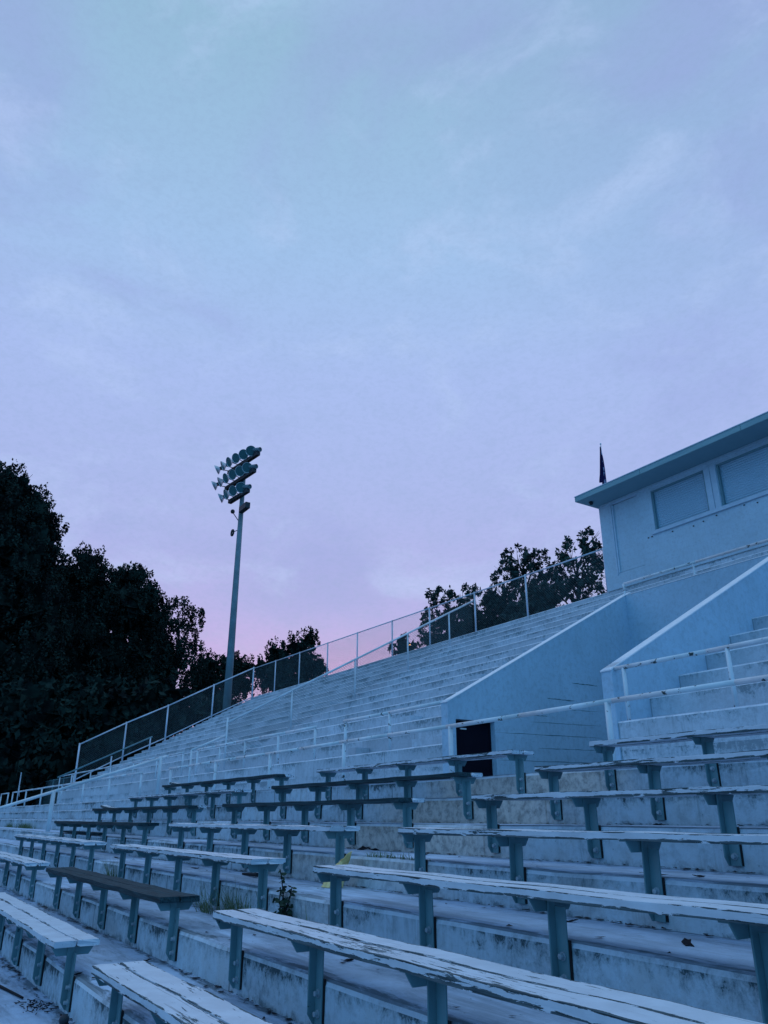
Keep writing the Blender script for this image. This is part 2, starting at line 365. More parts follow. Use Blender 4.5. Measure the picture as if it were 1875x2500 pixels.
# stairwell floor and a near-black panel painted as the unlit doorway opening
MB().box(WL1,WR0,9.2,YB,-.45,-.30).build('floor',M['lower'],wb)
dl=MB().box(WL0+.004,WL0+.055,9.163,10.107,-.34,1.712); dl=dl.build('door',M['interior'],wl)
MB().box(WL0+.056,WL0+.075,9.163,9.20,-.34,1.712).box(WL0+.056,WL0+.075,10.07,10.107,-.34,1.712).box(WL0+.056,WL0+.07,9.20,10.07,.70,.78).build('rail_frame',M['interior'],dl)
bevel(MB().box(WL0+.056,WL0+.09,9.36,9.50,1.545,1.572).build('handle',M['pale'],dl),.004)

# ------------------------------------------------------------------ press box
def hole_wall(mb,x0,x1,z0,z1,y,depth,holes):
    xs=sorted(set([x0,x1]+[h[0] for h in holes]+[h[1] for h in holes])); zs=sorted(set([z0,z1]+[h[2] for h in holes]+[h[3] for h in holes]))
    for i in range(len(xs)-1):
        for j in range(len(zs)-1):
            cx=(xs[i]+xs[i+1])/2; cz=(zs[j]+zs[j+1])/2
            if any(h[0]<cx<h[1] and h[2]<cz<h[3] for h in holes): continue
            mb.add([(xs[i],y,zs[j]),(xs[i+1],y,zs[j]),(xs[i+1],y,zs[j+1]),(xs[i],y,zs[j+1])],[(0,1,2,3)])
    for h in holes:
        d=h[4] if len(h)>4 else depth
        a,b,c,e=h[:4]
        mb.add([(a,y,c),(b,y,c),(b,y,e),(a,y,e),(a,y+d,c),(b,y+d,c),(b,y+d,e),(a,y+d,e)],[(0,4,5,1),(1,5,6,2),(2,6,7,3),(3,7,4,0)])
PX0,PX1,PY0,PY1,PZ0,PZ1=-16.74,2.,19.62,23.6,6.94,9.98
pb=thing('press_box','long flat roofed painted press box with shuttered windows above the stands','press box',(-8,21.5,PZ0))
mb=MB(); wins=[(-14.57,-12.60),(-12.17,-10.2),(-9.77,-7.8),(-7.37,-5.4),(-4.97,-3.0),(-2.6,-.6)]
holes=[(a,b,8.44,9.80) for a,b in wins]+[(-16.19,-15.12,7.45,9.86,.05)]
hole_wall(mb,PX0,PX1,PZ0,PZ1,PY0,.17,holes)
mb.add([(PX0,PY0,PZ0),(PX0,PY1,PZ0),(PX0,PY1,PZ1),(PX0,PY0,PZ1),(PX1,PY0,PZ0),(PX1,PY1,PZ0),(PX1,PY1,PZ1),(PX1,PY0,PZ1)],[(0,3,2,1),(4,5,6,7),(1,2,6,5)])
mb.build('wall',M['boothw'],pb)
for a,b in wins:
    w=MB().box(a+.03,b-.03,PY0+.12,PY0+.15,8.47,9.77).build('window',M['shutter'],pb)
    fr=MB()
    fr.box(a+.002,a+.05,PY0+.03,PY0+.119,8.442,9.798); fr.box(b-.05,b-.002,PY0+.03,PY0+.119,8.442,9.798)
    fr.box(a+.05,b-.05,PY0+.03,PY0+.119,8.442,8.485); fr.box(a+.05,b-.05,PY0+.03,PY0+.119,9.755,9.798)
    bevel(fr.build('frame',M['soffit'],w),.004)  # frame colour darkened to paint in the shade of the window recess
for a,b in zip([w[1] for w in wins[:-1]],[w[0] for w in wins[1:]]):
    bevel(MB().box(a+.015,(a+b)/2-.008,PY0-.025,PY0-.001,8.445,9.81).box((a+b)/2+.008,b-.015,PY0-.025,PY0-.001,8.445,9.81).build('mullion',M['trim'],pb),.004)
bevel(MB().box(-14.68,-.5,PY0-.065,PY0-.001,8.325,8.44).build('sill',M['trim'],pb),.008)
dr=MB().box(-16.16,-15.14,PY0+.03,PY0+.06,7.47,9.84).build('door',M['boothw'],pb)
fr=MB(); fr.box(-16.26,-16.20,PY0-.03,PY0-.001,7.40,9.90); fr.box(-16.20,-15.12,PY0-.03,PY0-.001,9.862,9.90); fr.box(-16.185,-16.13,PY0-.012,PY0+.025,7.46,9.85)
bevel(fr.build('frame',M['trim'],dr),.004)
for x,z in ((-14.86,8.28),(-14.72,8.28),(-13.95,8.22),(-13.2,8.16),(-12.85,8.2),(-12.4,8.24),(-11.5,8.26),(-11.1,8.2)):
    MB().box(x-.018,x+.018,PY0-.03,PY0-.001,z-.014,z+.014).build('bracket',M['dark'],pb)
rf=MB().box(PX0-.09,PX1+.4,18.66,24.2,PZ1+.002,PZ1+.15).build('roof',M['soffit'],pb)
xs=[PX0-.09,-14.12,-10.62,-7.1,-3.6,PX1+.4]
for a,b in zip(xs[:-1],xs[1:]):
    bevel(MB().box(a+.006,b-.006,18.62,18.657,PZ1+.004,PZ1+.175).build('fascia',M['fascia'],rf),.003)
bevel(MB().box(PX0-.13,PX0-.093,18.62,24.2,PZ1+.004,PZ1+.175).build('fascia',M['fascia'],rf),.003)
MB().box(PX0-.14,PX1+.45,18.6,24.25,PZ1+.177,PZ1+.2).build('roof_edge',M['trim'],rf)
MB().box(PX0+.05,PX1,PY0-.05,PY0-.002,9.90,9.978).build('frieze',M['boothw'],pb)
MB().lathe([(0,.001),(0,.07),(.09,.06),(.12,.001)],(-16.55,19.05,PZ1),(0,0,-1),12).build('soffit_light',M['dark'],pb)

# flag on the roof
fl=thing('flag','limp dark navy flag with pale marks hanging above the press box roof','flag',(-16.57,19.9,10.15))
st=MB(); st.tube((-16.57,19.9,10.15),(-16.57,19.9,12.40),.016,.013,8); st.ball((-16.57,19.9,12.42),.035); st.build('staff',M['rail'],fl,smooth=True)
mb=MB(); nz=26; npl=12
rows=[]
for i in range(nz+1):
    t_=i/nz; z=12.30-1.75*t_
    wl_=.02+.20*min(1,t_/.72)**1.1 if t_<.74 else .07+.02*(1-t_)
    wr_=.02+.08*t_
    r=[]
    for j in range(npl+1):
        s=j/npl; x=-16.57-wl_+(wl_+wr_)*s; y=19.86+.035*math.sin(j*2.1+t_*2)*min(1,t_*3+.15)+.02*math.sin(t_*5)
        r.append((x,y,z-.05*(1-s)*t_*(1 if t_<.74 else .2)))
    rows.append(r)
vs=[p for r in rows for p in r]; fs=[(i*(npl+1)+j,i*(npl+1)+j+1,(i+1)*(npl+1)+j+1,(i+1)*(npl+1)+j) for i in range(nz) for j in range(npl)]
mb.add(vs,fs); cl=mb.build('cloth',M['flag'],fl,smooth=True)
sm=cl.modifiers.new('thick','SOLIDIFY'); sm.thickness=.006

# ------------------------------------------------------------------ railings
def rail(label,y,x0,x1,ztop,zbase,posts,r=.03,pr=.027,mat='rail',group='pipe railings of the stand',mid=None,caps=(True,True),cat='railing'):
    t=thing('pipe_railing',label,cat,((x0+x1)/2,y,zbase),group)
    mb=MB(); n=max(1,int((x1-x0)/1.5)); pts=[(x0+(x1-x0)*i/n,y,ztop-(.006*math.sin(i*1.7))) for i in range(n+1)]
    mb.path(pts,r,10); mb.build('top_rail',M[mat],t,smooth=True)
    for x in posts:
        MB().tube((x,y,zbase-.05),(x,y,ztop-.005),pr,pr,10).build('post',M[mat],t,smooth=True)
    return t
rail('long weathered pipe railing along the walkway behind the nearest bench rows',6.9,-21.3,3.2,1.205,.444,[-21.15,-17.95,-14.97,-11.98,-8.97,-6.07,-3.1,-.1,2.9],.030,.034)
rail('long pale pipe railing on the far left walkway past the second aisle',6.9,-46.7,-23.75,1.205,.444,[-23.8,-27.3,-30.9,-34.6,-38.8,-42.7,-46.65],.033,.032,'railfar')
rail('short square pipe railing at the far left end of the walkway',6.9,-50.7,-48.1,1.21,.444,[-48.15,-50.65],.033,.032,'railfar')
rail('short pipe railing beside the left corner of the doorway stairwell',9.06,-15.75,-11.97,2.04,1.28,[-15.68,-13.84,-11.99],.036,.034)
rail('pipe railing on the grandstand front left of the short aisle gap',9.06,-25.3,-17.1,2.04,1.28,[-17.15,-19.2,-21.4,-23.3,-25.25],.036,.032)
rail('pipe railing on the grandstand front at its far left end',9.06,-46.4,-26.6,2.04,1.28,[-26.65,-29.5,-32.5,-36.0,-39.5,-43.,-46.35],.03,.026,'railfar')
rail('thick pipe railing starting at the right hand stairwell wall corner',9.06,-7.82,5.2,2.04,1.28,[-7.6,-5.9,-3.95,-2.0,0.,2.,4.],.032,.03)
# rail on the stairwell back parapet
t=thing('pipe_railing','straight pipe railing on brackets just below the press box wall','railing',(-6,YB+.1,4.9),'pipe railings of the stand')
MB().path([(-11.82,YB+.08,5.02),(-11.82,YB+.08,5.19),(-9.8,YB+.08,5.195),(-4,YB+.08,5.19),(4.5,YB+.08,5.19)],.03,10).build('top_rail',M['rail'],t,smooth=True)
for x in (-11.82,-9.88,-7.9,-5.9,-3.9,-1.9,.1,2.1):
    MB().tube((x,YB+.08,4.88),(x,YB+.08,5.18),.022,.022,8).box(x-.05,x+.05,YB+.03,YB+.13,4.905,4.92).build('bracket',M['rail'],t)
# sloped aisle handrail in the lower stand, far left
t=thing('aisle_handrail','sloping white aisle handrail crossing the far left lower terrace','handrail',(-20.7,4,-.31))
zl=lambda y:.339*y-1.6+.83
MB().path([(-20.7,2.0,zl(2.0)),(-20.7,4.0,zl(4.0)),(-20.7,6.6,zl(6.6))],.036,10).build('top_rail',M['railfar'],t,smooth=True)
for y,z in ((3.95,-.31),(6.45,.444),(2.05,-.82)):
    MB().tube((-20.7,y,z-.04),(-20.7,y,zl(y)+(.05 if y>6 else 0)),.05,.05,10).build('post',M['railfar'],t,smooth=True)

# ------------------------------------------------------------------ chain link
def mesh_panel(mb,A,B,hA0,hA1,p=.10,r=.0035):
    """wires in a vertical panel; A,B are bottom points, hA0/hA1 heights at the ends"""
    A=Vector(A);B=Vector(B);L=(B-A).length; D=(B-A)/L; H=hA0
    U=Vector((0,0,1))
    n0=int((L+H)/p)
    nrm=D.cross(U).normalized()*r
    for sgn in (1,-1):
        for i in range(-int(H/p)-1,n0+2):
            c=i*p
            # s = c + sgn*t
            t0,t1=0.,H
            s0=c+sgn*t0; s1=c+sgn*t1
            lo,hi=0.,L
            ts=[0.,H]
            if sgn>0: a=max(0.,lo-c); b=min(H,hi-c)
            else: a=max(0.,c-hi); b=min(H,c-lo)
            if b-a<.02: continue
            P=A+D*(c+sgn*a)+U*a; Q=A+D*(c+sgn*b)+U*b
            e=(Q-P).normalized().cross(nrm).normalized()*r
            off=nrm*(.6*sgn)
            vs=[P+e+off,P-e+off,P+nrm*1.2+off,Q+e+off,Q-e+off,Q+nrm*1.2+off]
            mb.add(vs,[(0,1,4,3),(1,2,5,4),(2,0,3,5)])
# back fence along the top row
YF=19.72
t=thing('chain_link_fence','chain link fence on the top row between the corner and the press box','fence',(-31,YF,ZU(NU)),'chain link fences round the stand')
posts=[-46.,-42.7,-39.5,-36.2,-33.1,-29.9,-26.9,-23.75,-20.7,-16.82]
zt=lambda x:8.50+.011*(-16.8-x)+.0
MB().path([(x,YF,zt(x)) for x in posts],.028,8).build('top_rail',M['galv'],t,smooth=True)
for x in posts: MB().tube((x,YF,ZU(NU)-.3),(x,YF,zt(x)+.04),.036,.036,8).build('post',M['galv'],t,smooth=True)
mb=MB()
for a,b in zip(posts[:-1],posts[1:]): mesh_panel(mb,(a,YF,ZU(NU)+.02),(b,YF,ZU(NU)+.02),zt((a+b)/2)-ZU(NU)-.03,0,.10,.0030)
mb.build('wire_mesh',M['wire'],t)
MB().tube((-46,YF,ZU(NU)+.03),(-43.2,YF,ZU(NU)+.03),.02,.02,6).build('bottom_rail',M['galv'],t)
# sloping side fence at the far end
XS=-45.8
t=thing('chain_link_fence','sloping chain link fence climbing the far left end of the grandstand','fence',(XS,14.5,ZU(6)),'chain link fences round the stand')
pts=[(9.72,3.70),(12.1,4.98),(14.4,6.10),(17.1,7.52),(19.65,8.82)]
sp=lambda y:3.70+(8.82-3.70)*(y-9.72)/(19.65-9.72)
MB().path([(XS,y,z) for y,z in pts],.038,8).build('top_rail',M['galv'],t,smooth=True)
MB().path([(XS,y,z-1.83) for y,z in pts],.032,8).build('bottom_rail',M['galv'],t,smooth=True)
for y,z in pts: MB().tube((XS,y,z-2.2 if y>9.8 else 1.2),(XS,y,z+.06),.048,.048,8).build('post',M['galv'],t,smooth=True)
mb=MB()
A=Vector((XS,9.72,3.70-1.80)); B=Vector((XS,19.65,8.82-1.80)); mesh_panel(mb,A,B,1.78,1.78,.10,.0034)
mb.build('wire_mesh',M['wire'],t)
# dividing fence up the aisle
XD=-23.8
zd=lambda y:.533*y-3.517+1.27
t=thing('chain_link_fence','low chain link fence with a sloping top rail dividing the grandstand aisle','fence',(XD,14.5,ZU(6)),'chain link fences round the stand')
MB().tube((XD,9.43,zd(9.43)),(XD,19.66,zd(19.66)),.035,.035,8).build('top_rail',M['railfar'],t,smooth=True)
for y in (9.43,11.65,14.1,16.4,18.4): MB().tube((XD,y,ZU(int((y-9)/.76))-.05),(XD,y,zd(y)+(.16 if y<9.5 else .0)),.032,.032,8).build('post',M['railfar'],t,smooth=True)
mb=MB(); A=Vector((XD,9.43,zd(9.43)-1.22)); B=Vector((XD,19.6,zd(19.6)-1.22)); mesh_panel(mb,A,B,1.2,1.2,.10,.0036); mb.build('wire_mesh',M['wire'],t)
t=thing('aisle_handrail','short sloping white handrail at the foot of the dividing fence','handrail',(XD,8.9,.444))
MB().path([(XD-.02,8.35,.444),(XD-.02,8.35,1.9),(XD-.02,9.40,2.38)],.034,8).build('top_rail',M['railfar'],t,smooth=True)
# ramp handrail by the side fence
t=thing('aisle_handrail','dark sloping handrail running up the far left aisle beside the fence','handrail',(-44.6,11,1.28))
zr_=lambda y:.533*y-3.517+.62
MB().tube((-44.6,8.6,zr_(9.2)-.1),(-44.6,13.3,zr_(13.3)),.04,.04,8).build('top_rail',M['steel'],t,smooth=True)
for y in (9.3,11.2,13.2): MB().tube((-44.6,y,zr_(y)-.75),(-44.6,y,zr_(y)),.04,.04,8).build('post',M['galv'],t,smooth=True)
# far fence beyond the end of the stand
t=thing('chain_link_fence','distant chain link fence between the stand end and the dark woods','fence',(-60,10.2,.4),'chain link fences round the stand')
px=[-72.,-69.,-66.,-63.,-60.,-57.,-54.,-51.,-48.]
MB().path([(x,10.2,2.15) for x in px],.03,6).build('top_rail',M['steel'],t)
for x in px: MB().tube((x,10.2,.3),(x,10.2,2.2),.035,.035,6).build('post',M['steel'],t)
mb=MB(); mesh_panel(mb,(px[0],10.2,.42),(px[-1],10.2,.42),1.7,1.7,.10,.0055); mb.build('wire_mesh',M['wire'],t)
t=thing('marker_post','thin pale post standing in front of the dark woods at far left','post',(-55.5,8.5,.35))
MB().tube((-55.5,8.5,.3),(-55.5,8.5,2.6),.04,.035,8).ball((-55.5,8.5,2.6),.045).build('shaft',M['galv'],t,smooth=True)
MB().tube((-55.5,8.5,1.9),(-54.9,8.5,1.2),.012,.012,6).build('stay_wire',M['galv'],t)

# ------------------------------------------------------------------ benches
def board_mesh(L,seed,warp=0.):
    rnd=random.Random(seed); n=int(L/.16); w=.155/2; h=.021
    base=[(-w,-h),(w,-h),(w,-.004),(w,h-.0015),(w-.0015,h),(.02,h+.0005),(-.03,h+.0005),(-w+.0015,h),(-w,h-.0015),(-w,-.004)]
    m=len(base); vs=[];fs=[]; jy=jz=0; 
    for i in range(n+1):
        x=-L/2+L*i/n; s=i/n
        jy=.85*jy+rnd.uniform(-1,1)*.0006; jz=.85*jz+rnd.uniform(-1,1)*.0006
        sag=-.006*abs(math.sin(math.pi*s*L/1.1))+warp*(max(0,.25-s)/.25)**2
        for (y,z) in base:
            e=rnd.uniform(-1,1)*.0009 if abs(y)>.06 else rnd.uniform(-1,1)*.0003
            ex=(rnd.uniform(-.012,.012) if i in (0,n) else 0)
            vs.append((x+ex,y+jy+e,z+jz+sag+e*.7))
    for i in range(n):
        for k in range(m):
            a=i*m+k;b=i*m+(k+1)%m; fs.append((a,b,b+m,a+m))
    fs.append(tuple(range(m-1,-1,-1))); fs.append(tuple(n*m+k for k in range(m)))
    me=bpy.data.meshes.new('seat_board'); me.from_pydata(vs,[],fs); me.update(); return me
# shared hardware meshes, local to bench origin (riser face, tread level)
def local_obj(mb,name,mat,parent): return mb.build(name,mat,parent,world=False)
def make_post(parent,x):
    mb=MB()
    web=[(-.062,.190),(-.062,-.165),(-.028,-.215),(-.012,-.215),(-.012,.190)]
    mb.prism_x(web,-.004,.006)
    mb.box(.006,.078,-.020,-.010,-.215,.150)
    p=local_obj(mb,'post',M['steel'],parent); p.location=(x,0,0); bevel(p,.0025,1)
    g=MB().box(.012,.085,-.0095,.002,-.212,.005); g=local_obj(g,'rust_edge',M['rust'],p)  # dark strip painting in the shadow gap between flange and riser
    for z in (-.065,-.160):
        b=MB().lathe([(0,.001),(0,.021),(.006,.021),(.006,.013),(.026,.013),(.028,.001)],(0,0,0),(0,-1,0),8)
        b=local_obj(b,'bolt',M['bolt'],p); b.location=(.045,-.020,z)
    return p
def make_bracket(parent,x):
    mb=MB(); pf=[(-.172,.192),(-.172,.186),(-.134,.128),(.094,.128),(.132,.186),(.132,.192)]
    mb.prism_x(pf,-.014,-.0045); mb.box(-.06,-.014,-.168,.128,.184,.192)
    b=local_obj(mb,'bracket',M['steel'],parent); b.location=(x,0,0); bevel(b,.002,1); return b
def make_bench(L,xs,label):
    t=thing('plank_bench',label,'bench',(0,0,0),'plank benches on the lower terrace')
    for x in xs:
        make_bracket(t,x); make_post(t,x)
    for i,y in enumerate((-.1025,.0635)):
        o=bpy.data.objects.new('seat_board',BM[(L,'b_worn',i)]); COL.objects.link(o); o.parent=t; o.location=(L/2,y,.214)
    return t
BM={}
LR,LM,LL=6.75,4.45,6.05
for L in (LR,LM,LL):
    for mk in ('b_good','b_worn','b_bad','b_bare','b_half'):
        for i in range(2):
            me=board_mesh(L,hash((L,i))%1000+len(BM),.07 if (L==LL and mk=='b_half') else 0); me.materials.append(M[mk]); BM[(L,mk,i)]=me
protos={}
protos['R']=make_bench(LR,[.05+1.105*i for i in range(7)],'x')
protos['M']=make_bench(LM,[.08+1.07*i for i in range(5)],'x')
protos['L']=make_bench(LL,[.10+1.165*i for i in range(6)],'x')
for p in protos.values(): index_kids(p)
ordn=['lowest visible','second lowest','third lowest','middle','third highest','second highest','topmost']
blk={'R':('right hand','right of the nearer aisle',-5.42,LR),'M':('middle','between the two near aisles',-10.98,LM),'L':('far left','left of the farther aisle',-18.45,LL)}
cond={('R',0):'b_worn',('R',1):'b_bad',('R',2):'b_worn',('R',3):'b_worn',('R',4):'b_bad',('R',5):'b_bad',('R',6):'b_worn',
      ('M',0):'b_good',('M',1):'b_bare',('M',2):'b_worn',('M',3):'b_good',('M',4):'b_half',('M',5):'b_half',('M',6):'b_bad',
      ('L',1):'b_worn',('L',2):'b_worn',('L',3):'b_bare',('L',4):'b_half',('L',5):'b_bad',('L',6):'b_half'}
adj={'b_good':'white painted plank bench','b_worn':'flaking white plank bench','b_bad':'badly peeling plank bench','b_half':'mostly stripped plank bench','b_bare':'dark bare wood plank bench'}
first=set()
for (b,k),mk in cond.items():
    name,where,x0,L=blk[b]
    if b not in first: o=protos[b]; first.add(b)
    else: o=copy_tree(protos[b])
    o.location=(x0,YT(k),ZT(k))
    o['label']='%s in the %s row, %s'%(adj[mk],ordn[k],where)
    bds=[c for c in bpy.data.objects if c.parent==o and c.name.startswith('seat_board')]
    for i,c in enumerate(bds): c.data=BM[(L,mk,i)]
    if mk=='b_half':   # front board stripped, rear board keeps paint
        bds[0].data=BM[(L,'b_bare',0)]; bds[1].data=BM[(L,'b_bad' if b=='M' else 'b_half',1)]
    if (b,k)==('R',1): bds[1].data=BM[(L,'b_worn',1)]
rl2=random.Random(8)
for o in bpy.data.objects:
    if o.name.split('.')[0]=='post' and o.parent and o.parent.name.startswith('plank_bench'): o.rotation_euler=(rl2.gauss(0,.008),rl2.gauss(0,.014),0)
bpy.context.view_layer.update()

# ------------------------------------------------------------------ light pole
LX,LY=-47.3,18.62
lp=thing('floodlight_pole','tall tapered steel pole with three crossarms of round floodlights','light pole',(LX,LY,.3))
MB().tube((LX,LY,.3),(LX,LY,23.4),.30,.14,20).build('pole',M['pole'],lp,smooth=True)
def lamp(parent,base,az,tilt=-24,size=.37,back=False):
    if back: size=.17; tilt=-12
    d=Vector((math.cos(R(az))*math.cos(R(tilt)),math.sin(R(az))*math.cos(R(tilt)),math.sin(R(tilt))))
    c=Vector(base)
    prof=[(-.45,.001),(-.45,.15),(.16,.16),(.18,.17),(.18,.15),(.1,.12),(.1,.001)] if back else [(-.42,.001),(-.42,.10),(-.20,.12),(-.17,.16),(-.05,.28),(.06,size),(.085,size+.008),(.085,size-.012),(.05,size-.03),(-.06,.25),(-.14,.13)]
    l=MB().lathe(prof,c,d,18).build('floodlight',M['pole' if back else 'reflector'],parent,smooth=not back)
    if back: return c,d
    MB().lathe([(.045,.001),(.055,size*.6),(.05,size-.02)],c,d,18).build('lens',M['glass'],l,smooth=True)
    MB().lathe([(-.43,.001),(-.43,.105),(-.19,.125)],c,d,14).build('housing',M['dark'],l,smooth=True)
    return c,d
for (zc,n,Rt,Lt) in ((23.55,6,(-45.3,18.8),(-49.6,18.35)),(22.20,6,(-45.3,18.6),(-49.5,18.2)),(20.90,4,(-45.95,18.5),(-48.7,18.25))):
    a=Vector((Rt[0],Rt[1],zc)); b=Vector((Lt[0],Lt[1],zc+.02))
    ca=MB(); d=(b-a).normalized(); s=Vector((0,0,1)); q=d.cross(s)
    w=.13
    vs=[p+q*(w*i)+s*(w*j) for p in (a,b) for i,j in ((-1,-1),(1,-1),(1,1),(-1,1))]
    ca.add(vs,[(0,1,2,3),(7,6,5,4),(0,4,5,1),(1,5,6,2),(2,6,7,3),(3,7,4,0)])
    arm=ca.build('crossarm',M['dark'],lp)
    for i in range(n+1):
        f=(i+.1)/(n+.4)
        p=a+(b-a)*f
        az=(95,-35,-48,-68,-88,-108,-128)[i] if n==6 else (95,-38,-66,-96,-125)[i]
        out=Vector((math.cos(R(az)),math.sin(R(az)),0))
        base=p+Vector((0,0,.34))+out*.28+Vector((-.10*i,-.08*i,0))
        lamp(arm,base if i else p+Vector((0,0,.30)),az if i else 20,back=(i==0))
        MB().tube(p+Vector((0,0,.09)),base-out*.15,.03,.03,6).build('lamp_bracket',M['dark'],arm)
bevel(MB().box(LX+.15,LX+1.35,LY-.25,LY+.1,19.62,20.05).build('control_box',M['dark'],lp),.03)
mb=MB(); mb.tube((LX-.1,LY,19.0),(LX-.75,LY-.3,19.9),.03,.03,6); mb.ball((LX-.78,LY-.32,20.0),.16); mb.build('sensor_arm',M['dark'],lp)
mb=MB(); c=Vector((LX-.7,LY-.3,18.4)); pts=[c+Vector((.2*math.cos(a),.05,.2*math.sin(a))) for a in np.linspace(0,2*math.pi,14)]
mb.path(pts,.07,6); mb.tube(c+Vector((.2,.05,0)),(LX,LY,18.5),.03,.03,6); mb.build('speaker_horn',M['dark'],lp)

# ------------------------------------------------------------------ trees
TREES=dict(
A=[(-65.9,3.4,21.8,4.6,4.6),(-65.8,5.5,24.8,2.04,2.55),(-65.6,7.6,23.5,1.77,2.32),(-65.4,8.9,21.7,1.51,2.01),(-65.6,6.9,19.2,4.14,3.72),(-65.6,7.0,14.7,4.88,4.48),(-65.7,6.1,10.3,6.03,5.23)],
B=[(-70.7,13.7,21.3,1.9,1.63),(-70.9,12.3,19.0,2.69,2.69),(-70.4,14.9,18.4,2.01,2.68),(-70.7,13.4,15.3,3.1,3.54),(-71.0,12.2,11.6,3.95,3.95)],
C=[(-71.9,17.7,20.7,2.41,1.67),(-71.4,19.5,19.3,1.38,1.66),(-71.9,17.6,18.1,3.44,2.75),(-71.3,19.9,16.9,2.06,2.28),(-71.2,20.1,13.2,3.17,3.17),(-72.0,17.1,12.6,3.61,3.61)],
D=[(-66.8,21.0,17.0,1.56,1.47),(-66.2,22.6,16.3,.86,1.21),(-66.8,21.1,14.7,2.15,2.07),(-66.4,22.2,13.1,1.54,1.71),(-66.8,20.8,11.2,2.56,2.35)],
E=[(-78.9,28.7,14.8,1.85,1.44),(-78.1,30.9,15.1,1.75,1.44),(-77.5,32.3,14.7,1.03,1.44),(-79.0,28.6,12.9,2.56,2.05),(-77.9,31.5,13.2,2.3,1.84),(-78.4,30.,10.5,3.4,1.9)],
F=[(-71.8,35.4,16.4,1.18,1.47),(-72.6,33.6,15.8,1.37,1.08),(-71.2,36.6,17.1,1.08,1.18),(-72.2,34.4,14.4,2.35,1.47),(-71.3,36.3,14.7,1.76,1.96),(-71.5,35.9,12.8,2.44,1.46),(-73.2,32.4,13.9,1.15,1.25),(-72.6,33.7,12.7,1.9,1.5),(-70.7,37.6,14.3,1.0,1.3)],
G=[(-36.6,27.8,12.5,1.03,.57),(-35.7,29.0,12.6,.86,.63),(-36.8,27.6,11.4,.91,.91),(-35.9,28.8,11.2,1.14,1.03),(-37.1,27.2,10.4,.74,.74),(-36.2,28.4,10.1,1.13,.74)],
H=[(-30.7,28.7,13.5,1.01,.69),(-29.9,29.5,13.3,.8,.64),(-31.1,28.2,12.6,.79,.84),(-30.2,29.2,12.2,1.11,.95),(-31.4,27.9,11.4,.79,.84),(-30.6,28.8,11.0,1.2,.94),(-29.6,29.7,11.6,.89,.94)],
I=[(-26.0,27.7,12.5,.48,.58),(-25.1,28.5,12.9,.58,.63),(-26.2,27.5,11.4,.81,.86),(-25.4,28.3,11.6,.86,.96),(-26.6,27.1,10.4,.95,.85),(-25.5,28.1,10.3,1.04,.81),(-24.7,28.8,12.1,.43,.72)],
J=[(-59.2,9.8,6.1,3.99,2.9),(-58.5,13.3,6.9,3.27,2.91),(-57.5,17.0,7.1,3.27,2.55),(-59.4,8.6,3.1,3.98,2.53),(-58.8,12.0,3.4,3.98,2.53),(-58.1,15.1,4.4,3.98,2.17),(-56.5,20.1,7.2,2.55,1.45)],
)
def leaf_cloud(blobs,dens,clump,leaf,per,rng,core=True,aspect=1.9,stretch=1.):
    Q=[]
    for (x,y,z,rh,rv) in blobs:
        n=max(10,int(dens*rh*rv))
        d=rng.normal(size=(n,3)); d/=np.linalg.norm(d,axis=1)[:,None]
        rad=rng.uniform(.45,1.06,size=n)**.6
        c=d*rad[:,None]*np.array([rh,rh,rv])+np.array([x,y,z])
        for ci in c:
            cs=clump*rng.uniform(.6,1.4)
            p=rng.normal(size=(per,3)); p/=np.linalg.norm(p,axis=1)[:,None]; p*=(rng.uniform(.2,1,size=per)**.5)[:,None]*cs*np.array([.8,.8,stretch])
            u=p/np.linalg.norm(p,axis=1)[:,None]*.6+rng.normal(size=(per,3))*.5; u/=np.linalg.norm(u,axis=1)[:,None]
            v=np.cross(u,rng.normal(size=(per,3))); v/=np.linalg.norm(v,axis=1)[:,None]
            s=leaf*rng.uniform(.6,1.3,size=per)[:,None]
            P=p+ci
            Q.append(np.stack([P-u*s*aspect*.5,P+v*s*.5,P+u*s*aspect*.5,P-v*s*.5],axis=1))
        if core:  # oversized inner leaves, added out of sight to block light through the crown
            m=int(30*max(1,rh*rv/2)); d=rng.normal(size=(m,3)); d/=np.linalg.norm(d,axis=1)[:,None]
            P=d*rng.uniform(.1,.62,size=m)[:,None]*np.array([rh,rh,rv])+np.array([x,y,z])
            u=rng.normal(size=(m,3)); u/=np.linalg.norm(u,axis=1)[:,None]; v=np.cross(u,rng.normal(size=(m,3))); v/=np.linalg.norm(v,axis=1)[:,None]
            s=.42*min(rh,rv)
            Q.append(np.stack([P-u*s,P+v*s,P+u*s,P-v*s],axis=1))
    return np.concatenate(Q)
def quads_obj(name,Q,mat,parent=None,off=(0,0,0)):
    V=(Q.reshape(-1,3)-np.array(off)); n=len(Q)
    me=bpy.data.meshes.new(name); me.vertices.add(n*4); me.vertices.foreach_set('co',V.ravel())
    me.loops.add(n*4); me.loops.foreach_set('vertex_index',np.arange(n*4,dtype=np.int32)); me.polygons.add(n)
    me.polygons.foreach_set('loop_start',np.arange(0,n*4,4,dtype=np.int32)); me.polygons.foreach_set('loop_total',np.full(n,4,dtype=np.int32))
    me.update(calc_edges=True); me.materials.append(mat); o=bpy.data.objects.new(name,me); COL.objects.link(o)
    if parent: o.parent=parent
    return o
